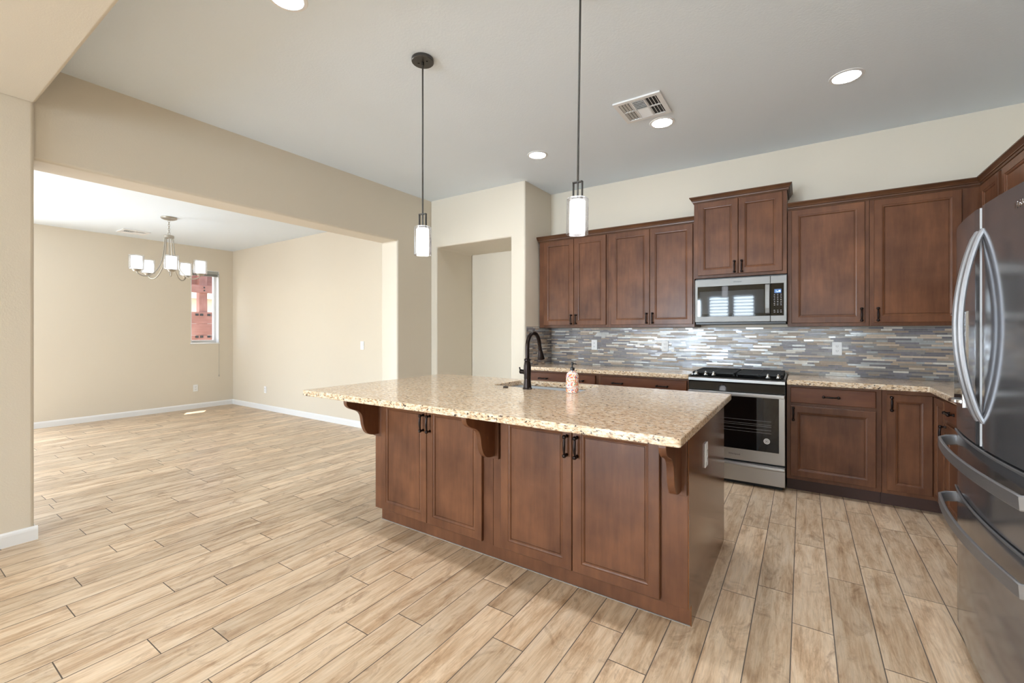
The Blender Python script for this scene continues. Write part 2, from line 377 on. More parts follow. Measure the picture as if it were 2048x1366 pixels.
# rear wall (behind the camera) with window openings
def wall_holes(name, axis, c0, c1, a0, a1, z0, z1, holes, mat='wall'):
    xs = sorted({a0, a1, *[h[0] for h in holes], *[h[1] for h in holes]}); zs = sorted({z0, z1, *[h[2] for h in holes], *[h[3] for h in holes]})
    bm = bmesh.new()
    cell = lambda i, j: 0 <= i < len(xs)-1 and 0 <= j < len(zs)-1 and not any(h[0] <= (xs[i]+xs[i+1])/2 <= h[1] and h[2] <= (zs[j]+zs[j+1])/2 <= h[3] for h in holes)
    P = lambda u, c, z: (u, c, z) if axis == 1 else (c, u, z)
    V = {}
    def v(i, j, k):
        if (i, j, k) not in V: V[i, j, k] = bm.verts.new(P(xs[i], (c0, c1)[k], zs[j]))
        return V[i, j, k]
    for i in range(len(xs)-1):
        for j in range(len(zs)-1):
            if not cell(i, j): continue
            for k in (0, 1): bm.faces.new((v(i, j, k), v(i+1, j, k), v(i+1, j+1, k), v(i, j+1, k)))
            for (di, dj, q) in ((-1, 0, ((i, j), (i, j+1))), (1, 0, ((i+1, j), (i+1, j+1))), (0, -1, ((i, j), (i+1, j))), (0, 1, ((i, j+1), (i+1, j+1)))):
                if not cell(i+di, j+dj):
                    (a, b), (c, d) = q; bm.faces.new((v(a, b, 0), v(c, d, 0), v(c, d, 1), v(a, b, 1)))
    bmesh.ops.recalc_face_normals(bm, faces=bm.faces)
    return struct(name, bm, mat)
RW = [(-2.53, -1.91, .7, 2.5), (-1.83, -1.21, .7, 2.5), (.3, 1.2, 0.9, 2.3), (-3.97, -2.72, .02, 2.4)]  # last two openings are unseen, added to let in more light
wall_holes('wall_rear', 1, YR-.14, YR, XL, XR, 0, 3.14, RW)
wall_holes('wall_dining_left', 0, XD-.17, XD, -2.2, 4.15, 0, 3.0, [(3.266, 3.702, 1.14, 2.42), (-1.2, 1.0, .02, 2.3)])  # second opening is the unseen patio door, added for light
struct('wall_dining_back', box(XD, XW, YD, 4.15, 0, 3.0), 'wall')
wall_holes('wall_dining_front', 1, -2.2, -2.06, XD, XW, 0, 3.0, [(-7.4, -5.4, .3, 2.3)])  # unseen opening, added for dining light
struct('ceiling', box(XL, XR, YS, 5.05, ZC, 3.15), 'ceiling')
struct('ceiling', box(XD, XW, -2.2, YD, ZD, 3.0), 'ceiling')
struct('ceiling', box(XP, XR, YR, YS, ZL, 3.15), 'wall', bevel=.02, seg=4)
# baseboards
def baseboard(name, p0, p1, nrm):
    # profile (out, z) along a straight run
    a = Vector((*p0, 0)); b = Vector((*p1, 0)); n = Vector((*nrm, 0)); prof = [(0, 0), (.014, 0), (.014, .066), (.011, .078), (.006, .086), (0, .088)]
    bm = bmesh.new(); A = [bm.verts.new(a+n*u+Vector((0, 0, z))) for u, z in prof]; B = [bm.verts.new(b+n*u+Vector((0, 0, z))) for u, z in prof]
    for i in range(len(prof)): bm.faces.new((A[i], A[(i+1) % len(prof)], B[(i+1) % len(prof)], B[i]))
    bm.faces.new(A); bm.faces.new(B); bmesh.ops.recalc_face_normals(bm, faces=bm.faces)
    struct(name, bm, 'trim')
baseboard('baseboard_left', (XP, YR), (XP, YS+.0083), (1, 0))
baseboard('baseboard_left', (XP+.001, YS-.006), (XW-.044, YS-.006), (0, 1))
baseboard('baseboard_left', (XL, 3.706), (XL, 4.30), (1, 0))
baseboard('baseboard_left', (XL+.014, 3.72), (XW-.014, 3.72), (0, -1))
baseboard('baseboard_dining_left', (XD, 1.0), (XD, YD), (1, 0))
baseboard('baseboard_dining_back', (XD, YD), (XW, YD), (0, -1))
baseboard('baseboard_alcove', (-4.04, 4.30), (-4.04, 5.05), (1, 0))
baseboard('baseboard_alcove', (-4.04, 5.052), (-2.865, 5.052), (0, -1))
baseboard('baseboard_alcove', (-2.865, 4.30), (-2.668, 4.30), (0, -1))

# windows of the setting
def window(name, axis, c, a0, a1, z0, z1, inward, mull=0):
    # frame + pane standing at plane c, spanning a0..a1
    t = .045
    o = bpy.data.objects.new(name, None); C.objects.link(o); o['kind'] = 'structure'
    o.location = (0, 0, 0)
    P = (lambda u0, u1, q0, q1, w0, w1: (u0, u1, q0, q1, w0, w1)) if axis == 1 else (lambda u0, u1, q0, q1, w0, w1: (q0, q1, u0, u1, w0, w1))
    bm = bmesh.new()
    for r in ((a0, a1, z0, z0+t), (a0, a1, z1-t, z1), (a0, a0+t, z0+t, z1-t), (a1-t, a1, z0+t, z1-t)):
        bx(bm, *P(r[0], r[1], c-.03, c+.03, r[2], r[3]))
    for i in range(mull):
        u = a0+(a1-a0)*(i+1)/(mull+1); bx(bm, *P(u-.025, u+.025, c-.025, c+.025, z0+t, z1-t))
    obj('window_frame', bm, 'trim', o)
    obj('pane', bx(bmesh.new(), *P(a0+t, a1-t, c-.003, c+.003, z0+t, z1-t)), 'glass', o)
    return o
window('window_1', 0, XD-.13, 3.266, 3.702, 1.14, 2.42, 1)
for i, h in enumerate(RW): window('window_%d' % (i+2), 1, YR-.1, *h, 1, mull=1 if i == 2 else 0)  # the last two fill the openings added for light
window('window_6', 0, XD-.13, -1.2, 1.0, .02, 2.3, 1, mull=1)  # unseen patio door, added to brighten the dining room
window('window_7', 1, -2.16, -7.4, -5.4, .3, 2.3, 1, mull=1)  # unseen window, added to brighten the dining room
# white painted sill and jamb liner of the visible window
struct('trim_1', box(XD-.1, XD+.012, 3.255, 3.713, 1.118, 1.14), 'trim', bevel=.003)
lin = bmesh.new(); bx(lin, XD-.1, XD+.001, 3.694, 3.703, 1.14, 2.42); bx(lin, XD-.1, XD+.001, 3.265, 3.274, 1.14, 2.42); bx(lin, XD-.1, XD+.001, 3.274, 3.694, 2.412, 2.421)
struct('trim_2', lin, 'trim')

# ================================================================== hardware shared by cabinets
HANDLE = {}
def pull_mesh(vertical):
    bm = bmesh.new(); L = .096; pts = []; sc = []
    for i in range(15):
        t = i/14; s = -L/2+L*t; y = -.026-.006*math.sin(PI*t)
        pts.append((0, y, s) if vertical else (s, y, 0)); sc.append(.75+.45*math.sin(PI*t))
    tube(bm, pts, .0062, 10, up=(0, 1, 0), scale=sc)
    for e in (-1, 1):
        c = (0, 0, e*L/2) if vertical else (e*L/2, 0, 0)
        lathe(bm, [(.0095, 0), (.008, -.004), (.006, -.009), (.006, -.018), (.0095, -.022), (.0112, -.028), (.0095, -.035), (.003, -.038)], c, 14, axis=1)
    return bm
for v in (True, False):
    bm = pull_mesh(v); me = bpy.data.meshes.new('handle'); bm.to_mesh(me); bm.free(); me.materials.append(M['bronze'])
    for p in me.polygons: p.use_smooth = True
    HANDLE[v] = me
def handle(parent, x, y, z, vertical=True):
    o = bpy.data.objects.new('handle', HANDLE[vertical]); C.objects.link(o); o.parent = parent; o.location = (x, y, z)
    if 'b' not in parent: pass
    return o
def panel_door(w, h, fw=.052, th=.02, step=.007):
    # shaker door; local: x 0..w, z 0..h, back at y=0, front at y=-th
    bm = bmesh.new(); B = .003
    def ring(d, y): return [bm.verts.new(p) for p in ((d, y, d), (w-d, y, d), (w-d, y, h-d), (d, y, h-d))]
    R = [ring(0, 0), ring(0, -th+B), ring(B, -th), ring(fw-.002, -th), ring(fw, -th+.003), ring(fw+.003, -th+.0035), ring(fw+.008, -th+.0045), ring(fw+.013, -th+.0085), ring(fw+.014, -th+.012), ring(fw+.017, -th+.012), ring(fw+.019, -th+.009)]
    bm.faces.new(R[0]); bm.faces.new(R[-1])
    for a, b in zip(R, R[1:]):
        for i in range(4): bm.faces.new((a[i], a[(i+1) % 4], b[(i+1) % 4], b[i]))
    bmesh.ops.recalc_face_normals(bm, faces=bm.faces); return bm
def slab_front(w, h, th=.02):
    bm = bmesh.new(); B = .004
    def ring(d, y): return [bm.verts.new(p) for p in ((d, y, d), (w-d, y, d), (w-d, y, h-d), (d, y, h-d))]
    R = [ring(0, 0), ring(0, -th+B), ring(B, -th)]
    bm.faces.new(R[0]); bm.faces.new(R[-1])
    for a, b in zip(R, R[1:]):
        for i in range(4): bm.faces.new((a[i], a[(i+1) % 4], b[(i+1) % 4], b[i]))
    bmesh.ops.recalc_face_normals(bm, faces=bm.faces); return bm
def cabinet(name, label, cat, loc, rz, w, d, z0, z1, doors=(), drawers=(), toe=None, group=None, body_open=False, toe_d=.07, yb=None):
    """local x 0..w, face plane y=0, body back at y=d. doors: (x0,x1,z0,z1,hx,hz); drawers: (x0,x1,z0,z1,[hx..])"""
    t = thing(name, label, cat, loc, rz, group)
    bm = bmesh.new()
    if body_open:
        s = .018
        bx(bm, 0, w, 0, s, z0, z1); bx(bm, 0, w, d-s, d, z0, z1); bx(bm, 0, s, s, d-s, z0, z1); bx(bm, w-s, w, s, d-s, z0, z1); bx(bm, s, w-s, s, d-s, z0, z0+s)
    else: bx(bm, 0, w, 0, d, z0, z1)
    obj('body', bm, 'wood', t, bevel=.0015)
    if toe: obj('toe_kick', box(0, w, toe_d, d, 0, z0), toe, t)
    for (x0, x1, a, b, hx, hz) in doors:
        o = obj('door', panel_door(x1-x0, b-a), 'wood', t, loc=(x0, 0, a))
        if hx is not None: handle(o, hx-x0, -.02, hz-a, True)
    for (x0, x1, a, b, hs) in drawers:
        o = obj('drawer', slab_front(x1-x0, b-a), 'woodh', t, loc=(x0, 0, a))
        for hx in hs: handle(o, hx-x0, -.02, (b-a)/2, False)
    return t
UY = 4.60
# wall cabinets, left of the microwave
X0 = -2.645
cabinet('wall_cabinet', 'two-door brown wall cabinet at far left, beside the cream wall corner', 'cabinet', (X0, UY, 0), 0, .868, YB-UY-.002, 1.382, 2.42,
        [(.066, .459, 1.41, 2.40, .432, 1.475), (.463, .846, 1.41, 2.40, .492, 1.475)])
X0 = -1.776
cabinet('wall_cabinet', 'two-door brown wall cabinet directly left of the microwave, above two outlets', 'cabinet', (X0, UY, 0), 0, .888, YB-UY-.002, 1.382, 2.42,
        [(.035, .452, 1.41, 2.40, .424, 1.475), (.456, .874, 1.41, 2.40, .486, 1.475)])
cabinet('wall_cabinet', 'raised two-door brown cabinet above the microwave, taller crown than its neighbours', 'cabinet', (-.886, 4.565, 0), 0, .770, YB-4.567, 1.85, 2.60,
        [(.038, .386, 1.876, 2.575, .358, 1.94), (.390, .736, 1.876, 2.575, .418, 1.94)])
cabinet('wall_cabinet', 'single-door brown wall cabinet directly right of the microwave', 'cabinet', (-.112, UY, 0), 0, .565, YB-UY-.002, 1.382, 2.42,
        [(.03, .536, 1.41, 2.40, .513, 1.475)])
cabinet('wall_cabinet', 'wide single-door brown wall cabinet in the corner left of the fridge, with swirled grain', 'cabinet', (.455, UY, 0), 0, .972, YB-UY-.002, 1.382, 2.42,
        [(.027, .536, 1.41, 2.40, .050, 1.475)])
# wall cabinets on the right wall (faces look left), local x runs towards the camera
cabinet('wall_cabinet', 'narrow brown wall cabinet on the right wall, nearest the corner', 'cabinet', (1.10, 4.598, 0), -PI/2, .415, .328, 1.382, 2.42,
        [(.03, .388, 1.41, 2.40, .36, 1.475)])
cabinet('wall_cabinet', 'wide brown wall cabinet on the right wall above the fridge top', 'cabinet', (1.10, 4.181, 0), -PI/2, .94, .328, 1.382, 2.42,
        [(.03, .468, 1.41, 2.40, .44, 1.475), (.472, .91, 1.41, 2.40, .50, 1.475)])
# crown mouldings
def crown(name, label, path, z0, z1, loc):
    h = z1-z0; prof = [(0, 0), (.005, 0), (.005, .1*h), (.011, .16*h), (.013, .36*h), (.020, .42*h), (.020, .5*h), (.027, .68*h), (.034, .84*h), (.037, .86*h), (.037, h), (0, h)]
    prof = [(u+.0005, w+z0) for u, w in prof]
    pts = [Vector(p) for p in path]; dirs = [(b-a).normalized() for a, b in zip(pts, pts[1:])]
    nr = lambda d: Vector((d.y, -d.x))
    bm = bmesh.new(); R = []
    for i, p in enumerate(pts):
        if i == 0: m = nr(dirs[0])
        elif i == len(pts)-1: m = nr(dirs[-1])
        else:
            a, b = nr(dirs[i-1]), nr(dirs[i]); m = (a+b); m = m/m.dot(a)
        R.append([bm.verts.new((p.x+m.x*u-loc[0], p.y+m.y*u-loc[1], w-loc[2])) for u, w in prof])
    k = len(prof)
    for a, b in zip(R, R[1:]):
        for i in range(k): bm.faces.new((a[i], a[(i+1) % k], b[(i+1) % k], b[i]))
    bm.faces.new(R[0]); bm.faces.new(R[-1]); bmesh.ops.recalc_face_normals(bm, faces=bm.faces)
    return tag(obj('crown_moulding', bm, 'crown', loc=loc), label, 'moulding')
crown('c', 'brown crown moulding over the two wall cabinets left of the microwave', [(-2.645, UY+.1), (-2.645, UY-.001), (-.888, UY-.001)], 2.406, 2.468, (-1.77, UY, 2.42))
crown('c', 'brown crown moulding topping the raised cabinet above the microwave', [(-.887, YB-.01), (-.887, 4.564), (-.115, 4.564), (-.115, YB-.01)], 2.580, 2.640, (-.5, 4.6, 2.6))
crown('c', 'brown crown moulding turning the corner towards the fridge', [(-.112, UY-.001), (1.099, UY-.001), (1.099, 3.24)], 2.406, 2.468, (.5, UY, 2.42))

# base cabinets
BY = 4.36; BT = .892
def dd(w, x0, x1): return x0, x1
cabinet('base_cabinet', 'base cabinet with wide drawer at far left, behind the faucet', 'cabinet', (-2.66, BY, 0), 0, .862, YB-BY-.002, .105, BT,
        [(.03, .434, .135, .72, .40, .66), (.438, .838, .135, .72, .47, .66)], [(.03, .838, .745, .872, [.215, .655])], toe='toe')
cabinet('base_cabinet', 'base cabinet with wide two-handle drawer left of the range', 'cabinet', (-1.797, BY, 0), 0, .905, YB-BY-.002, .105, BT,
        [(.034, .46, .135, .72, .43, .66), (.464, .890, .135, .72, .495, .66)], [(.034, .890, .745, .872, [.22, .665])], toe='toe')
cabinet('base_cabinet', 'base cabinet with one drawer over one large door, right of the range', 'cabinet', (-.112, BY, 0), 0, .615, YB-BY-.002, .105, BT,
        [(.027, .58, .136, .72, .047, .655)], [(.027, .58, .746, .874, [.30])], toe='toe')
# corner cabinet (L-shaped) with folding doors
t = thing('corner_cabinet', 'L-shaped corner base cabinet with two tall doors meeting in the inside corner', 'cabinet', (.505, BY, 0))
Lp = [(0, 0), (.305, 0), (.305, -.31), (.92, -.31), (.92, YB-BY-.003), (0, YB-BY-.003)]
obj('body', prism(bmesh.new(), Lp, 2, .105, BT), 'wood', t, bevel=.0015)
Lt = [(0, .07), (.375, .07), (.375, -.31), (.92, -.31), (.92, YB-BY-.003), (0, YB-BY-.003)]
obj('toe_kick', prism(bmesh.new(), Lt, 2, 0, .105), 'toe', t)
o = obj('door', panel_door(.256, .728), 'wood', t, loc=(.027, 0, .135)); handle(o, .025, -.02, .657, True)
o = obj('door', panel_door(.268, .728, .045), 'wood', t, loc=(.305, -.022, .135)); o.rotation_euler = (0, 0, -PI/2)
cabinet('base_cabinet', 'base cabinet with drawer and door beside the fridge, facing left', 'cabinet', (.81, 4.048, 0), -PI/2, .60, .615, .105, BT,
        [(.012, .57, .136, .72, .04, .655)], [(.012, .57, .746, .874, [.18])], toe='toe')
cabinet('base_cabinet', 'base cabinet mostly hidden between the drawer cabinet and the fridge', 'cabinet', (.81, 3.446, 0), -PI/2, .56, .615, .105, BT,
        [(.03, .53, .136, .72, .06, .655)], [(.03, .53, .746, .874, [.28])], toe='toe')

# counters
def grid_slab(xs, ys, z0, z1, solid, loc):
    bm = bmesh.new(); V = {}
    def v(i, j, k):
        if (i, j, k) not in V: V[i, j, k] = bm.verts.new((xs[i]-loc[0], ys[j]-loc[1], (z0, z1)[k]-loc[2]))
        return V[i, j, k]
    cell = lambda i, j: (i, j) in solid
    for (i, j) in solid:
        for k in (0, 1): bm.faces.new((v(i, j, k), v(i+1, j, k), v(i+1, j+1, k), v(i, j+1, k)))
        for di, dj, (a, b), (c, d) in ((-1, 0, (i, j), (i, j+1)), (1, 0, (i+1, j), (i+1, j+1)), (0, -1, (i, j), (i+1, j)), (0, 1, (i, j+1), (i+1, j+1))):
            if not cell(i+di, j+dj): bm.faces.new((v(a, b, 0), v(c, d, 0), v(c, d, 1), v(a, b, 1)))
    bmesh.ops.recalc_face_normals(bm, faces=bm.faces)
    bmesh.ops.dissolve_limit(bm, angle_limit=.01, verts=bm.verts, edges=bm.edges)
    return bm
CT = .935
tag(obj('worktop', box(-.888, .888, -.3015, .3015, 0, .042), 'granite', loc=(-1.778, 4.6275, .893), bevel=.006, seg=3), 'speckled granite worktop on the back wall left of the range', 'countertop')
Lc = [(-.112, 4.325), (.765, 4.325), (.765, 2.88), (1.428, 2.88), (1.428, 4.928), (-.112, 4.928)]
tag(obj('worktop', prism(bmesh.new(), [(a-.5, b-4.6) for a, b in Lc], 2, 0, .042), 'granite', loc=(.5, 4.6, .893), bevel=.006, seg=3), 'L-shaped granite worktop right of the range, turning towards the fridge', 'countertop')
xs = [-2.865, -1.945, -1.245, -.381]; ys = [1.72, 2.675, 3.055, 3.133]
S = {(i, j) for i in range(3) for j in range(3)}-{(1, 1)}
il = (-1.62, 2.42, .897)
bm = grid_slab(xs, ys, .897, .935, S, il)
# round the vertical corners of slab and sink cut-out
ve = [e for e in bm.edges if abs(e.verts[0].co.z-e.verts[1].co.z) > .01]
inner = [e for e in ve if abs(e.verts[0].co.x+1.595-il[0]*-1-0) < 9 and -1.95-il[0] < e.verts[0].co.x < -1.24-il[0]]
outer = [e for e in ve if e not in inner]
bmesh.ops.bevel(bm, geom=outer, offset=.012, segments=3, affect='EDGES', profile=.5)
inner = [e for e in bm.edges if e.is_valid and abs(e.verts[0].co.z-e.verts[1].co.z) > .01 and -1.95-il[0] < e.verts[0].co.x < -1.24-il[0] and ys[1]-.01-il[1] < e.verts[0].co.y < ys[2]+.01-il[1]]
bmesh.ops.bevel(bm, geom=inner, offset=.03, segments=5, affect='EDGES', profile=.5)
tag(obj('island_worktop', bm, 'granite', loc=il, bevel=.006, seg=3), 'large tan granite island top with an undermount sink cut-out', 'countertop')

# backsplash mosaic
def splash(runs, loc):
    bm = bmesh.new(); lay = bm.faces.layers.float.new('seed')
    row = .0163; g = .0016
    for (o, d, n, length, z0, z1) in runs:      # origin, direction, outward normal
        o = Vector(o); d = Vector(d); n = Vector(n); z = z0
        while z < z1-.004:
            zt = min(z+row-g, z1); s = -random.random()*.1
            while s < length:
                L_ = random.choice((.05, .075, .1, .1, .15, .15, .2))
                a = max(0, s); b = min(length, s+L_-g)
                if b-a > .003:
                    sd_ = random.random(); tl = [random.uniform(-.0011, .0011) for _ in range(2)]
                    P = []
                    for (q, w, e) in ((a, z, -tl[0]-tl[1]*.15), (b, z, tl[0]-tl[1]*.15), (b, zt, tl[0]+tl[1]*.15), (a, zt, -tl[0]+tl[1]*.15)):
                        P.append(o+d*q+n*(.0075+e)+Vector((0, 0, w)))
                    Bk = [o+d*q+n*.004+Vector((0, 0, w)) for q, w in ((a, z), (b, z), (b, zt), (a, zt))]
                    F = [bm.verts.new(p-Vector(loc)) for p in P]; K = [bm.verts.new(p-Vector(loc)) for p in Bk]
                    fs = [bm.faces.new(F)]+[bm.faces.new((F[i], F[(i+1) % 4], K[(i+1) % 4], K[i])) for i in range(4)]
                    for f in fs: f[lay] = sd_; f.material_index = 0
                s += L_
            z += row
        A = o; Bq = o+d*length
        for q in ((0,),):
            vv = [bm.verts.new(p-Vector(loc)) for p in (A+n*.0052+Vector((0, 0, z0)), Bq+n*.0052+Vector((0, 0, z0)), Bq+n*.0052+Vector((0, 0, z1)), A+n*.0052+Vector((0, 0, z1)))]
            vb = [bm.verts.new(p-Vector(loc)) for p in (A+n*.001+Vector((0, 0, z0)), Bq+n*.001+Vector((0, 0, z0)), Bq+n*.001+Vector((0, 0, z1)), A+n*.001+Vector((0, 0, z1)))]
            for f in [bm.faces.new(vv), bm.faces.new(vb)]+[bm.faces.new((vv[i], vv[(i+1) % 4], vb[(i+1) % 4], vb[i])) for i in range(4)]: f.material_index = 1
    return bm
runs = [((-2.658, YB, 0), (1, 0, 0), (0, -1, 0), 4.085, .9365, 1.380), ((-2.668, YB, 0), (0, -1, 0), (1, 0, 0), .60, .9365, 1.397)]
for r_, lc, lb in zip(runs, ((-.6, YB, .936), (-2.668, 4.6, .936)), ('long mosaic tile backsplash in grey, tan and cream behind the range', 'short mosaic tile backsplash on the side wall behind the faucet')):
    tag(obj('backsplash', splash([r_], lc), ['mosaic', 'mortar'], loc=lc), lb, 'backsplash')

# ================================================================== island
IY = 2.055
def icab(x0, x1, label, dl):
    w = x1-x0
    cabinet('island_cabinet', label, 'cabinet', (x0, IY, 0), 0, w, .56, .10, .896,
            [(a-x0, b-x0, .113, .868, h-x0, .752) for a, b, h in dl])
icab(-2.515, -1.490, 'left island cabinet with two doors, between the left and middle brackets', [(-2.437, -2.003, -2.03), (-1.999, -1.560, -1.972)])
icab(-1.488, -.4240, 'right island cabinet with two doors, nearest the camera', [(-1.425, -.983, -1.010), (-.979, -.543, -.952)])
b_ = thing('island_sink_cabinet', 'rear half of the island holding the sink', 'cabinet', (-2.515, 2.617, 0))
bm = bmesh.new(); w_, d_, s_ = 2.091, .473, .018
for q in ((0, w_, 0, s_), (0, w_, d_-s_, d_), (0, s_, s_, d_-s_), (w_-s_, w_, s_, d_-s_)): bx(bm, *q, .10, .896)
bx(bm, s_, w_-s_, s_, d_-s_, .10, .118); obj('body', bm, 'wood', b_)
tag(obj('island_end_panel', prism(bmesh.new(), [(0, .10), (.05, .10), (.05, 0), (1.035, 0), (1.035, .896), (0, .896)], 0, 0, .004), 'wood_panel', loc=(-.4235, 2.055, 0)), 'glossy brown end panel closing the right end of the island', 'panel')
tk = bmesh.new(); bx(tk, 0, 2.084, 0, .96, 0, .0995); 
tag(obj('island_plinth', tk, 'wood', loc=(-2.508, 2.108, 0)), 'recessed brown plinth under the island cabinets', 'plinth')
tag(obj('caulk_line', box(0, 2.085, -.005, 0, 0, .0025), 'mortar', loc=(-2.51, 2.1075, 0)), 'thin white caulk line along the foot of the island', 'caulk')
def corbel_mesh():
    # y measured from the cabinet face (0) towards the camera (negative), z from the slab underside (0) down
    c = [(-.275, 0), (-.278, -.022), (-.270, -.045), (-.250, -.062), (-.222, -.075), (-.195, -.085), (-.172, -.100), (-.157, -.122), (-.150, -.15), (-.146, -.18), (-.136, -.212), (-.120, -.240), (-.098, -.258), (-.075, -.266), (-.05, -.27), (-.02, -.27), (-.02, 0)]
    # smooth by subdivision
    P = []
    for i in range(len(c)-3):
        p0, p1, p2, p3 = c[max(0, i-1)], c[i], c[i+1], c[i+2]
        for k in range(3):
            u = k/3; f = lambda a, b, cc, d: .5*(2*b+(cc-a)*u+(2*a-5*b+4*cc-d)*u*u+(-a+3*b-3*cc+d)*u**3)
            P.append((f(p0[0], p1[0], p2[0], p3[0]), f(p0[1], p1[1], p2[1], p3[1])))
    P += c[-3:]
    return prism(bmesh.new(), P, 0, -.016, .016)
cb = thing('corbel', 'scrolled brown bracket at the left end of the island overhang', 'bracket', (-2.475, IY-.0005, .8965), 0, 'brackets under the island overhang')
obj('scroll', corbel_mesh(), 'wood', cb, bevel=.003, seg=2)
obj('back_plate', box(-.039, .039, -.0195, 0, -.288, 0), 'wood', cb, bevel=.002)
dup(cb, (-1.480, IY, .8965), 'scrolled brown bracket in the middle of the island overhang')
dup(cb, (-.464, IY, .8965), 'scrolled brown bracket at the right end of the island overhang, near the end panel')

# outlets and switches: local front faces -Y
def plate(label, cat, loc, rz, kind='outlet', w=.072, h=.116, name='wall_outlet', group=None):
    t = thing(name, label, cat, loc, rz, group)
    obj('cover_plate', box(-w/2, w/2, -.006, 0, -h/2, h/2), 'white_plastic', t, bevel=.002)
    if kind == 'outlet':
        for z in (-.021, .021):
            o = obj('receptacle', box(-.016, .016, -.0085, -.006, z-.014, z+.014), 'white_plastic', t, bevel=.001)
            b = bmesh.new(); bx(b, -.008, -.0055, -.0092, -.0084, z-.004, z+.006); bx(b, .0055, .008, -.0092, -.0084, z-.004, z+.006); bx(b, -.002, .002, -.0092, -.0084, z-.011, z-.007)
            obj('slots', b, 'slot', o)
    else:
        o = obj('rocker', box(-.016, .016, -.010, -.006, -.033, .033), 'white_plastic', t, bevel=.002)
    return t
bs = YB-.009
plate('white outlet on the backsplash under the far left wall cabinet', 'outlet', (-2.075, bs, 1.18), 0)
plate('white outlet on the backsplash just left of the range', 'outlet', (-1.253, bs, 1.18), 0)
plate('white outlet on the backsplash right of the range', 'outlet', (.258, bs, 1.183), 0)
plate('white outlet on the glossy end panel of the island', 'outlet', (-.4190, 2.447, .70), PI/2, h=.122)
plate('white outlet low on the dining wall below the window', 'outlet', (XD+.001, 3.333, .356), PI/2)
plate('white outlet low on the bright dining wall near the far corner', 'outlet', (-7.65, YD-.001, .345), 0)
plate('white rocker light switch on the bright dining wall beside the opening', 'switch', (-5.087, YD-.001, 1.144), 0, kind='switch', name='light_switch')

# ================================================================== sink, faucet, soap
t = thing('undermount_sink', 'stainless steel undermount sink set into the island', 'sink', (-1.595, 2.865, .7))
bm = bmesh.new()
def rr(x, y, r, z, n=5):
    P = []
    for cx_, cy_, a0 in ((x-r, y-r, 0), (-x+r, y-r, PI/2), (-x+r, -y+r, PI), (x-r, -y+r, 1.5*PI)):
        for i in range(n+1): a = a0+PI/2*i/n; P.append((cx_+r*math.cos(a), cy_+r*math.sin(a), z))
    return P
rings = [[bm.verts.new(p) for p in rr(x, y, r, z)] for x, y, r, z in ((.372, .2, .03, .1955), (.352, .190, .04, .1955), (.346, .186, .045, .03), (.32, .16, .05, .004), (.325, .163, .05, 0), (.352, .192, .045, .03), (.358, .196, .04, .19), (.372, .2, .03, .1935))]
for a, b in zip(rings[:4], rings[1:4]):
    for i in range(len(a)): bm.faces.new((a[i], a[(i+1) % len(a)], b[(i+1) % len(a)], b[i]))
bm.faces.new(rings[3]); bmesh.ops.recalc_face_normals(bm, faces=bm.faces)
for v in rings[4:]:
    for q in v: bm.verts.remove(q)
obj('basin', bm, 'sink', t, smooth=True)
obj('drain', lathe(bmesh.new(), [(.001, .0045), (.03, .0045), (.042, .0065), (.044, .005), (.044, .0042)], (0, 0, 0), 24), 'chrome', t, smooth=True)

t = thing('faucet', 'dark bronze gooseneck kitchen faucet standing at the island sink', 'faucet', (-1.605, 2.62, CT))
obj('body', lathe(bmesh.new(), [(.001, 0), (.034, 0), (.034, .006), (.029, .010), (.028, .02), (.025, .05), (.0235, .072), (.025, .074), (.025, .079), (.0235, .081), (.0245, .10), (.0265, .13), (.026, .16), (.021, .190), (.0195, .194), (.023, .198), (.023, .206), (.017, .213), (.001, .213)], (0, 0, 0), 28), 'bronze', t, smooth=True)
pts = [(0, 0, .205), (0, 0, .25), (0, 0, .295)]
R_ = .085
for i in range(1, 15): a = PI*i/14*.93; pts.append((0, R_-R_*math.cos(a), .295+R_*math.sin(a)*1.12))
e = pts[-1]; pts.append((0, e[1]+.006, e[2]-.03))
obj('spout', tube(bmesh.new(), pts, .0145, 16, up=(1, 0, 0)), 'bronze', t, smooth=True)
hd = obj('spray_head', lathe(bmesh.new(), [(.001, 0), (.0135, 0), (.0155, -.004), (.0155, -.012), (.0145, -.016), (.017, -.03), (.024, -.066), (.027, -.085), (.027, -.092), (.022, -.094), (.001, -.094)], (0, 0, 0), 24), 'bronze', t, loc=(0, pts[-1][1], pts[-1][2]+.002), smooth=True)
hd.rotation_euler = (math.radians(13), 0, 0)
lv = obj('lever', lathe(bmesh.new(), [(.001, 0), (.016, 0), (.017, .012), (.0145, .03), (.0165, .036), (.0165, .044), (.010, .048), (.001, .048)], (0, 0, 0), 20, axis=0), 'bronze', t, loc=(-.018, 0, .118), smooth=True); lv.rotation_euler = (0, 0, PI*.92)
lb = bmesh.new(); tube(lb, [(.04, 0, 0), (.052, 0, .012), (.058, 0, .03)], .005, 8, up=(0, 1, 0)); obj('lever_arm', lb, 'bronze', lv, smooth=True)
tag(obj('sink_button', lathe(bmesh.new(), [(.001, 0), (.02, 0), (.02, .004), (.014, .008), (.001, .009)], (0, 0, 0), 24), 'bronze', loc=(-1.777, 2.602, CT+.0005), smooth=True), 'small dark round button on the granite left of the faucet', 'button')

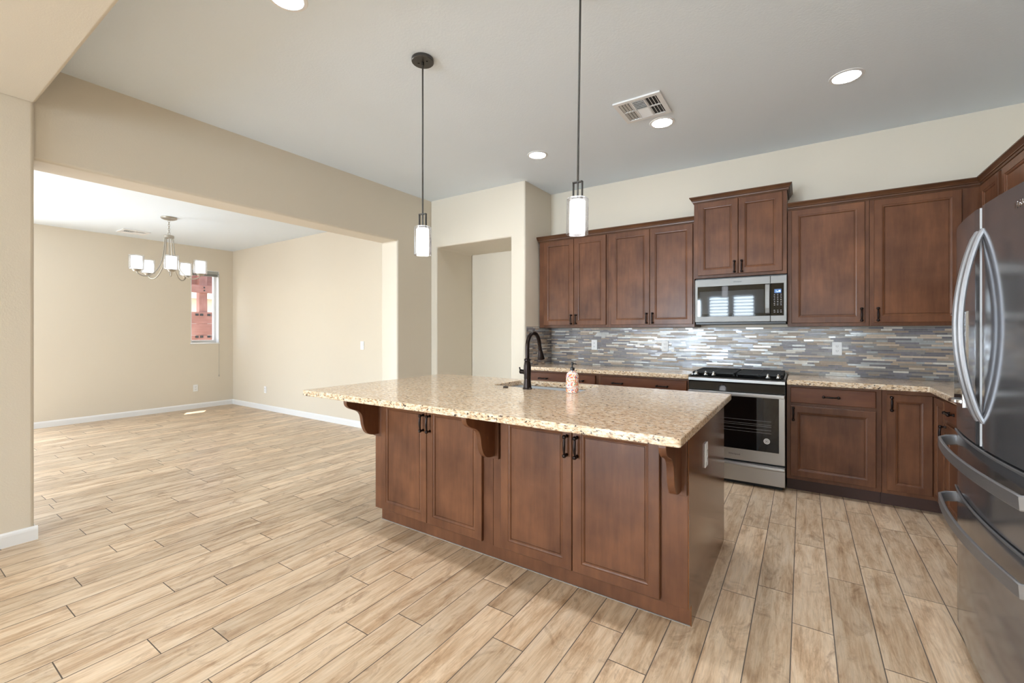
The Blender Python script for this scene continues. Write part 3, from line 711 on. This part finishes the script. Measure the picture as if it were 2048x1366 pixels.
t = thing('soap_dispenser', 'orange floral soap bottle with black pump on the island', 'soap bottle', (-1.262, 2.625, CT+.0003))
obj('bottle', lathe(bmesh.new(), [(.001, 0), (.037, 0), (.041, .004), (.041, .108), (.0395, .115), (.034, .126), (.022, .138), (.014, .143), (.014, .146), (.001, .146)], (0, 0, 0), 36), 'soap', t, smooth=True)
pm = bmesh.new(); lathe(pm, [(.001, .146), (.015, .146), (.015, .163), (.013, .165), (.006, .168), (.0045, .170), (.0045, .182), (.008, .184), (.009, .196), (.007, .200), (.001, .200)], (0, 0, 0), 20)
tube(pm, [(.0, 0, .193), (.02, -.008, .194), (.034, -.013, .188)], .0035, 8); obj('pump', pm, 'black', t, smooth=True)

# ================================================================== range
t = thing('range', 'stainless slide-in gas range with black oven window', 'stove', (-.5, 4.28, 0))
hw = .379
obj('body', box(-hw, hw, .035, .645, .03, .905), 'black', t)
obj('leg', box(-hw+.02, hw-.02, .06, .60, 0, .03), 'black', t)
ck = bmesh.new(); prism(ck, [(0, .892), (.0, .916), (.006, .920), (.05, .934), (.645, .936), (.645, .906), (.04, .906), (.02, .892)], 0, -hw, hw)
obj('cooktop_frame', ck, 'steel', t, bevel=.0015)
obj('cooktop_glass', box(-hw+.012, hw-.012, .03, .63, .9365, .940), 'black_gloss', t)
cf = bmesh.new(); prism(cf, [(.004, .812), (.028, .892), (.034, .892), (.034, .812)], 0, -hw+.002, hw-.002); obj('control_fascia', cf, 'black_gloss', t)
dr = obj('oven_door', box(-hw, hw, 0, .034, .219, .806), 'steel', t, bevel=.004)
obj('window', box(-.335, .335, -.0025, 0, .318, .772), 'black_gloss', dr, bevel=.0012)
rk = bmesh.new()
for z in (.475, .50, .53, .545, .575): bx(rk, -.28, .28, -.0028, -.0026, z, z+.0018)
obj('rack_lines', rk, 'drawer_handle', dr)
bd = obj('energy_badge', lathe(bmesh.new(), [(.001, -.003), (.024, -.003), (.024, -.0024)], (.247, 0, .409), 28, axis=1), 'badge', dr)
bm = bmesh.new(); lathe(bm, [(.0135, -.0034), (.0155, -.0034), (.0155, -.003), (.0135, -.003)], (.247, 0, .409), 24, axis=1, cap=False)
bx(bm, .240, .243, -.0034, -.003, .402, .416); bx(bm, .249, .252, -.0034, -.003, .402, .416); bx(bm, .243, .249, -.0034, -.003, .409, .412)
obj('badge_mark', bm, 'slot', bd)
hb = bmesh.new(); bx(hb, -hw+.004, hw-.004, -.036, -.020, .778, .808); bx(hb, -hw+.004, -hw+.03, -.02, .0, .782, .804); bx(hb, hw-.03, hw-.004, -.02, .0, .782, .804)
obj('handle', hb, 'steel', dr, bevel=.004, seg=3)
text('lettering', 'Whirlpool', .022, 'slot', dr, (0, -.0008, .268), (PI/2, 0, 0))
dw = obj('storage_drawer', box(-hw, hw, 0, .034, .038, .203), 'steel', t, bevel=.003)
dh = bmesh.new(); prism(dh, [(0, .166), (-.014, .170), (-.020, .178), (-.018, .198), (0, .201)], 0, -hw+.002, hw-.002); obj('drawer_lip', dh, 'steel', dw, bevel=.002)
for s in (-1, 1):
    g = bmesh.new(); x0, x1 = (-.36, -.006) if s < 0 else (.006, .36)
    y0, y1, zb, zt = .085, .615, .950, .966
    for a in (x0, (x0+x1)/2-.006, x1-.012): bx(g, a, a+.012, y0, y1, zb, zt)
    for i in range(11): yy = y0+(y1-y0-.012)*i/10; bx(g, x0, x1, yy, yy+.012, zb+.002, zt)
    for a in (x0, x1-.012):
        for b in (y0, y1-.012): bx(g, a, a+.012, b, b+.012, .9405, zb)
    obj('grate', g, 'grate', t, bevel=.002)
    for yy in (.21, .48):
        obj('burner', lathe(bmesh.new(), [(.001, .9405), (.05, .9405), (.05, .944), (.035, .945), (.035, .948), (.001, .949)], ((x0+x1)/2, yy, 0), 24), 'grate', t, smooth=True)
for kx in (-.32, -.24, -.175, .252, .328):
    o = obj('knob', lathe(bmesh.new(), [(.001, 0), (.019, 0), (.019, .006), (.013, .009), (.012, .024), (.010, .027), (.001, .027)], (0, 0, 0), 20), 'chrome', t, loc=(kx, .052, .9403), smooth=True)
    obj('grip', box(-.004, .004, -.015, .015, .026, .034), 'chrome', o, bevel=.0015)

# ================================================================== microwave
t = thing('microwave', 'stainless over-the-range microwave with blue display, under the raised cabinet', 'microwave', (-.493, 4.53, 1.425))
a = -.377; b = .377; H_ = .406
obj('case', box(a, b, .03, .396, -.0, H_+.012), 'black', t)
obj('underside', box(a+.005, b-.005, .005, .39, -.022, 0), 'black', t, bevel=.003)
d = obj('door', box(a, .2525, 0, .03, .001, H_), 'steel_micro', t, bevel=.003)
cp = obj('control_panel', box(.2545, b, 0, .03, .001, H_), 'steel_micro', t, bevel=.003)
obj('door_glass', box(-.354, .2525, -.003, 0, .053, .340), 'black_gloss', d, bevel=.001)
obj('mesh_window', box(-.335, .205, -.0042, -.003, .078, .292), 'cooler_glass', d)
hp = [(.232, -.004, .070), (.232, -.028, .078), (.232, -.038, .12), (.232, -.042, .20), (.232, -.038, .28), (.232, -.028, .322), (.232, -.004, .331)]
obj('handle', sweep(bmesh.new(), hp, rect(.036, .010), up=(0, 1, 0)), 'steel_micro', d, bevel=.002)
obj('control_glass', box(.2545, .355, -.003, 0, .053, .340), 'black_gloss', cp, bevel=.001)
ds = obj('display', box(.283, .336, -.0042, -.003, .252, .287), 'lcd', cp)
dg = bmesh.new()
for q in ((.296, .299, .259, .277), (.304, .312, .259, .268), (.316, .330, .262, .277)): bx(dg, q[0], q[1], -.005, -.0043, q[2], q[3])
obj('digits', dg, 'digit', ds)
bt = bmesh.new()
for r_ in range(8):
    for c_ in range(3):
        z = .238-r_*.0155 if r_ < 7 else .098
        x = .285+c_*.0245
        bx(bt, x-.004*(1+(r_+c_) % 2*.5), x+.004, -.0036, -.003, z, z+.0035)
for c_ in range(3): x = .285+c_*.0245; bx(bt, x-.006, x+.006, -.0036, -.003, .082, .086)
obj('button_marks', bt, 'drawer_handle', cp)
text('lettering', 'Whirlpool', .016, 'slot', d, (-.01, -.0008, .372), (PI/2, 0, 0))

# ================================================================== fridge
FX, FY = .585, 2.345
t = thing('fridge', 'dark stainless french door fridge with curved handles and two bottom drawers', 'refrigerator', (FX, FY, 0))
def fx(y):   # door front x in local coordinates (bulge in the middle)
    return -.032*(1-(y/.455)**2)
def door_mesh(y0, y1, z0, z1):
    n = 16; P = []
    for i in range(n+1):
        y = y0+(y1-y0)*i/n; x = fx(y)
        e = min(y-y0, y1-y)
        if e < .006: x += .006*(1-e/.006)
        P.append((x, y))
    P += [(.065, y1), (.065, y0)]
    return prism(bmesh.new(), P, 2, z0, z1)
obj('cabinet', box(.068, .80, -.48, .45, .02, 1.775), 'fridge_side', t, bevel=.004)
obj('base_grille', box(.075, .6, -.43, .43, 0, .02), 'black', t)
ft = lambda o: o
D1 = obj('door', door_mesh(.0035, .455, .905, 1.80), 'fridge', t, bevel=.002, smooth=True)
D2 = obj('door', door_mesh(-.485, -.0035, .905, 1.80), 'fridge', t, bevel=.002, smooth=True)
obj('seam_strip', box(-.0300, .05, -.003, .003, .905, 1.798), 'seam', t)
for y, dpar in ((.030, D1), (-.030, D2)):
    pts = []
    for i in range(29):
        q = i/28; z = .998+(1.713-.998)*q
        pts.append((fx(y)+.004-.062*math.sin(PI*q)**.75, y, z))
    obj('handle', sweep(bmesh.new(), pts, rect(.016, .034, .3), up=(0, 1, 0)), 'fridge_handle', dpar, smooth=True)
# ice and water dispenser in the far door
dn = bmesh.new(); zc0, zc1, ya, yb_ = 1.02, 1.42, .19, .40
for (y0, y1, z0, z1) in ((ya, yb_, zc0, zc0+.012), (ya, yb_, zc1-.012, zc1), (ya, ya+.010, zc0, zc1), (yb_-.010, yb_, zc0, zc1)):
    bx(dn, fx(y0/2+y1/2)-.010, .01, y0, y1, z0, z1)
dp = obj('dispenser_frame', dn, 'chrome', D1, bevel=.002)
obj('dispenser_recess', box(-.019, .0, ya+.01, yb_-.01, zc0+.012, zc1-.012), 'black_gloss', dp)
obj('dispenser_tray', lathe(bmesh.new(), [(.001, 0), (.045, 0), (.045, .01), (.04, .014), (.001, .014)], (-.012, (ya+yb_)/2, zc0+.014), 24), 'chrome', dp, smooth=True)
for z0, z1, hz in ((.648, .898, .835), (.05, .641, .578)):
    D = obj('drawer', door_mesh(-.485, .455, z0, z1), 'fridge', t, bevel=.002, smooth=True)
    tr = bmesh.new(); sweep(tr, [(fx(y/100)-.002, y/100, z1-.006) for y in range(-44, 45, 4)], rect(.006, .010), up=(0, 0, 1)); obj('edge_trim', tr, 'drawer_handle', D)
    pts = [(fx(.42)+.004, .425, hz+.012), (fx(.42)-.032, .428, hz+.006)]
    for i in range(25):
        q = i/24; y = .412-.874*q; pts.append((fx(y)-.056-.004*math.sin(PI*q), y, hz))
    pts += [(fx(.42)-.032, -.476, hz+.006), (fx(.42)+.010, -.474, hz+.012)]
    obj('handle', sweep(bmesh.new(), pts, rect(.012, .046, .3), up=(0, 0, 1)), 'drawer_handle', D, smooth=True)
text('lettering', 'Whirlpool', .030, 'chrome', D2, (fx(-.425)+.0005, -.432+.0, 1.728), (PI/2, 0, -PI/2)).location = (fx(-.285)-.0025, -.350, 1.735)

# ================================================================== ceiling fixtures
def downlight(parent, power):
    d = bpy.data.lights.new('downlight', 'SPOT'); d.energy = power; d.spot_size = math.radians(115); d.spot_blend = .9; d.shadow_soft_size = .07; d.color = (.97, .97, 1)
    o = bpy.data.objects.new('downlight', d); C.objects.link(o); o.parent = parent; o.location = (0, 0, -.012)
r0 = thing('recessed_light', 'round recessed ceiling light at right, above the corner worktop', 'light', (.249, 3.756, ZC), 0, 'recessed ceiling lights')
obj('trim_ring', lathe(bmesh.new(), [(.078, -.002), (.080, -.006), (.098, -.004), (.101, 0), (.078, 0)], (0, 0, 0), 40, cap=False), 'trim', r0, smooth=True)
obj('lens', lathe(bmesh.new(), [(.001, -.003), (.079, -.003), (.079, -.001), (.001, -.001)], (0, 0, 0), 40), 'lamp', r0)
downlight(r0, 34)
for x, y, l in ((-.976, 3.737, 'round recessed ceiling light beside the square vent'), (-2.178, 3.746, 'round recessed ceiling light nearest the alcove wall'), (-2.242, 1.262, 'round recessed ceiling light cut by the top edge of the photo'),
                (-.98, 1.262, 'added round recessed ceiling light overhead, out of view'), (.25, 1.262, 'added round recessed ceiling light overhead at right, out of view')):
    dup(r0, (x, y, ZC), l)  # the two out-of-view lamps continue the grid, added for light
for x, y, l in ((-2.6, -1.4, 'added recessed fill light in the lower ceiling behind the camera, at left'), (-.3, -1.4, 'added recessed fill light in the lower ceiling behind the camera, at right'), (-2.6, -4.0, 'added recessed fill light in the lower ceiling near the added rear patio door'), (-.3, -4.0, 'added recessed fill light in the lower ceiling near the added small rear window')):
    dup(r0, (x, y, ZL), l)  # unseen lamps, added to bounce light onto floor and lower ceiling
def vent(label, loc, s):
    t = thing('ceiling_vent', label, 'vent', loc)
    fr = bmesh.new(); h = s/2; k = .035
    for q in ((-h, h, -h, -h+k), (-h, h, h-k, h), (-h, -h+k, -h+k, h-k), (h-k, h, -h+k, h-k)): bx(fr, *q, -.012, 0)
    w = (s-2*k)/3
    for i in (1, 2): bx(fr, -h+k+w*i-.006, -h+k+w*i+.006, -h+k, h-k, -.011, 0)
    bx(fr, -h+k, -h+k+w, -.005, .005, -.011, 0); bx(fr, h-k-w, h-k, -.005, .005, -.011, 0)
    obj('frame', fr, 'trim', t, bevel=.001)
    obj('duct_opening', box(-h+k, h-k, -h+k, h-k, -.0025, -.001), 'duct', t)
    L_ = bmesh.new()
    def slat(cx_, cy_, lx, ly, ax, ang):
        b = bmesh.new(); bx(b, -lx/2, lx/2, -ly/2, ly/2, -.0008, .0008)
        bmesh.ops.rotate(b, verts=b.verts, matrix=Matrix.Rotation(ang, 3, ax)); bmesh.ops.translate(b, verts=b.verts, vec=(cx_, cy_, -.0082))
        me = bpy.data.meshes.new('x'); b.to_mesh(me); b.free(); L_.from_mesh(me); bpy.data.meshes.remove(me)
    for i in range(4):
        for yy, hh in ((-(h-k)/2, h-k-.012), ((h-k)/2, h-k-.012)):
            slat(-h+k+w*(i+.5)/4, yy, .016, hh, 'Y', -.65); slat(h-k-w*(i+.5)/4, yy, .013, hh, 'Y', .85)
    for i in range(12):
        yy = -h+k+(2*h-2*k)*(i+.5)/12; slat(0, yy, w-.012, .013, 'X', 1.0 if i < 6 else -.6)
    obj('louvres', L_, 'trim', t)
    return t
vent('white square air vent in the kitchen ceiling', (-1.037, 3.403, ZC), .355)
vent('white air vent in the dining room ceiling', (-8.29, 2.34, ZD), .32)

# pendants
def pendant(label, top, rot):
    t = thing('pendant_light', label, 'light', top, 0, 'pendants over the island'); t.rotation_euler = rot
    c = bmesh.new(); lathe(c, [(.001, 0), (.068, 0), (.070, -.003), (.070, -.020), (.067, -.023), (.001, -.023)], (0, 0, 0), 36)
    for s in (-1, 1): lathe(c, [(.001, -.022), (.006, -.022), (.006, -.027), (.001, -.028)], (s*.03, 0, 0), 10)
    obj('canopy', c, 'pendant_metal', t, smooth=True)
    L_ = ZC-2.088
    r = bmesh.new(); lathe(r, [(.009, -.023), (.009, -.045), (.0052, -.047), (.0052, -L_), (.001, -L_)], (0, 0, 0), 14)
    obj('rod', r, 'pendant_metal', t, smooth=True)
    br = bmesh.new(); w = .026
    bx(br, -w, w, -.008, .008, -L_-.006, -L_)
    for q in (-w, w-.004): bx(br, q, q+.004, -.008, .008, -L_-.09, -L_)
    bx(br, -.003, .003, -.004, .004, -L_-.09, -L_-.006)
    bx(br, -w, w, -.008, .008, -L_-.09, -L_-.086)
    obj('bracket', br, 'pendant_metal', t)
    g = bmesh.new(); z0 = -(ZC-2.003); z1 = -(ZC-1.823)
    lathe(g, [(.001, z0), (.050, z0), (.0555, z0-.006), (.0555, z1), (.0535, z1), (.0535, z0-.005), (.049, z0-.002), (.001, z0-.002)], (0, 0, 0), 40, cap=False)
    obj('glass_shade', g, 'shade_glass', t, smooth=True)
    s = bmesh.new(); lathe(s, [(.001, z0-.010), (.034, z0-.010), (.039, z0-.015), (.039, z1+.012), (.001, z1+.012)], (0, 0, 0), 32)
    obj('opal_cylinder', s, 'shade_in', t, smooth=True)
    return t
pendant('left pendant light, whose round dark canopy shows on the ceiling', (-2.022, 2.023, ZC), (0, 0, .2))
pendant('right pendant light, nearer, its rod cut by the top of the photo', (-.926, 2.02, ZC), (0, .0150, 0))

# chandelier
cx_, cy_ = -6.872, 2.302
t = thing('chandelier', 'five-arm nickel chandelier with drum glass shades hanging in the dining room', 'chandelier', (cx_, cy_, ZD))
obj('canopy', lathe(bmesh.new(), [(.001, 0), (.085, 0), (.088, -.006), (.085, -.018), (.06, -.03), (.012, -.036), (.001, -.036)], (0, 0, 0), 36), 'nickel', t, smooth=True)
ch = bmesh.new()
for i in range(6):
    z = -.05-.026*i; pts = []
    for k in range(12):
        a = 2*PI*k/12; u, w = .009*math.cos(a), .018*math.sin(a)
        pts.append((u, 0, z+w) if i % 2 else (0, u, z+w))
    tube(ch, pts, .0025, 6, up=(0, 1, 0) if i % 2 else (1, 0, 0), closed=True)
obj('chain', ch, 'nickel', t, smooth=True)
hb = bmesh.new(); tube(hb, [(.03*math.cos(2*PI*k/16), 0, -.215+.03*math.sin(2*PI*k/16)) for k in range(16)], .004, 8, up=(0, 1, 0), closed=True)
lathe(hb, [(.001, -.235), (.05, -.235), (.055, -.24), (.055, -.268), (.05, -.272), (.001, -.272)], (0, 0, 0), 28)
obj('hub', hb, 'nickel', t, smooth=True)
base_ang = math.atan2(-cy_, -cx_)     # towards the camera
for i in range(5):
    th = base_ang-math.radians(-4-72*i); dx, dy = math.cos(th), math.sin(th)
    prof = [(.042, -.262), (.050, -.36), (.058, -.46), (.075, -.56), (.11, -.66), (.17, -.745), (.23, -.785), (.285, -.785), (.325, -.762), (.34, -.735)]
    P = []
    for k in range(len(prof)-1):
        p0, p1, p2, p3 = prof[max(0, k-1)], prof[k], prof[k+1], prof[min(len(prof)-1, k+2)]
        for j in range(3):
            u = j/3; f = lambda A, B, D_, E_: .5*(2*B+(D_-A)*u+(2*A-5*B+4*D_-E_)*u*u+(-A+3*B-3*D_+E_)*u**3)
            P.append((f(p0[0], p1[0], p2[0], p3[0]), f(p0[1], p1[1], p2[1], p3[1])))
    P.append(prof[-1])
    am = obj('arm', sweep(bmesh.new(), [(r*dx, r*dy, z) for r, z in P], rect(.012, .012, .2), up=(-dy, dx, 0)), 'nickel', t, smooth=True)
    c = (.34*dx, .34*dy, 0)
    obj('cup', lathe(bmesh.new(), [(.001, -.74), (.03, -.74), (.034, -.732), (.045, -.722), (.045, -.716), (.001, -.716)], c, 24), 'nickel', am, smooth=True)
    sh = obj('glass_shade', lathe(bmesh.new(), [(.001, -.715), (.070, -.715), (.076, -.708), (.076, -.54), (.073, -.54), (.073, -.706), (.068, -.712), (.001, -.712)], c, 36, cap=False), 'ch_glass', am, smooth=True)
    obj('opal_cylinder', lathe(bmesh.new(), [(.001, -.705), (.050, -.705), (.055, -.70), (.055, -.555), (.050, -.55), (.001, -.55)], c, 28), 'shade_ch', sh, smooth=True)

# ================================================================== window blind and rear blinds
t = thing('window_blind', 'raised grey blind at the top of the small dining window with a hanging cord', 'blind', (XD-.04, 3.484, 2.36))
obj('headrail', box(-.03, .035, -.205, .205, 0, .05), 'headrail', t, bevel=.003)
sb = bmesh.new()
for i in range(6): bx(sb, -.02, .028, -.203, .203, -.004-.007*i, -.0005-.007*i)
obj('slats', sb, 'headrail', t)
cd = bmesh.new(); tube(cd, [(.052, .212, .0), (.056, .212, -.4), (.056, .212, -1.80)], .0022, 6, up=(0, 1, 0)); bx(cd, .03, .054, .208, .214, .0, .01)
obj('cord', cd, 'headrail', t, smooth=True)
obj('cord_tassel', lathe(bmesh.new(), [(.001, -1.79), (.006, -1.795), (.010, -1.825), (.010, -1.832), (.001, -1.834)], (.056, .212, 0), 12), 'nickel', t, smooth=True)
for n_, (a0, a1, z0, z1) in enumerate(RW[:2]):
    t = thing('window_blind', 'white slatted blind on the %s of the two windows behind the camera' % ('left', 'right')[n_], 'blind', ((a0+a1)/2, YR-.04, z1-.04))
    w2 = (a1-a0)/2-.01
    obj('headrail', box(-w2, w2, -.02, .03, 0, .035), 'trim', t)
    sb = bmesh.new(); z = -.03
    while z1-.04+z > z0+.05:
        prism(sb, [(-.02, z-.016), (-.019, z-.018), (.024, z+.018), (.023, z+.020)], 0, -w2, w2); z -= .10
    obj('slats', sb, 'blind', t)

# ================================================================== exterior seen through the dining window
struct('ground', box(-24, XD-.2, -8, 16, -.3, -.05), 'ground')
t = thing('pergola', 'red cedar pergola and board screen outside the dining window', 'pergola', (-10.6, 4.13, -.05))
PY = (-1.1, 0, 1.1)
for yy in PY:
    obj('post', box(-.07, .07, yy-.075, yy+.075, 0, 2.75), 'cedar_z', t, bevel=.004)
obj('beam', box(.07, .11, -1.6, 1.9, 2.20, 2.36), 'cedar', t, bevel=.004)
obj('beam', box(-.11, -.07, -1.6, 1.9, 2.30, 2.60), 'cedar', t, bevel=.004)
obj('beam', box(-.07, .07, -1.6, 1.9, 2.75, 3.0), 'cedar', t, bevel=.004)
for k, yy in enumerate((-.30, .45)):
    pb = bmesh.new(); tube(pb, [(-.05+.9*q/6, yy, 2.5+.05*math.sin(PI*q/6)) for q in range(7)], .02, 8); obj('brace', pb, 'cedar', t)
for i in range(7):
    z = .10+i*.243; obj('screen_board', box(.071, .10, -1.6, .215, z, z+.238), 'cedar', t, bevel=.003)
for i in range(10):
    z = .10+i*.17; obj('screen_board', box(.071, .10, .22, 1.9, z, z+.125), 'cedar', t, bevel=.003)
bt = bmesh.new()
for yy in PY:
    for z in (.5, 1.02, 1.28, 1.74):
        for s in (-.13, -.045, .09, .17): bx(bt, .10, .112, yy+s-.028, yy+s+.028, z-.022, z+.022)
    for z in (2.25, 2.31):
        lathe(bt, [(.001, .11), (.016, .11), (.016, .12), (.001, .122)], (0, yy, z), 10, axis=0)
obj('bolts', bt, 'black', t)
hb = thing('neighbour_house', 'pale house wall far beyond the pergola', 'house', (-19, 7, -.05))
obj('wall', box(-.2, .2, -6, 6, 0, 2.6), 'stucco', hb)
rf = bmesh.new(); prism(rf, [(-.6, 2.6), (.6, 2.6), (0, 3.2)], 1, -6.3, 6.3); obj('roof', rf, 'ground', hb)
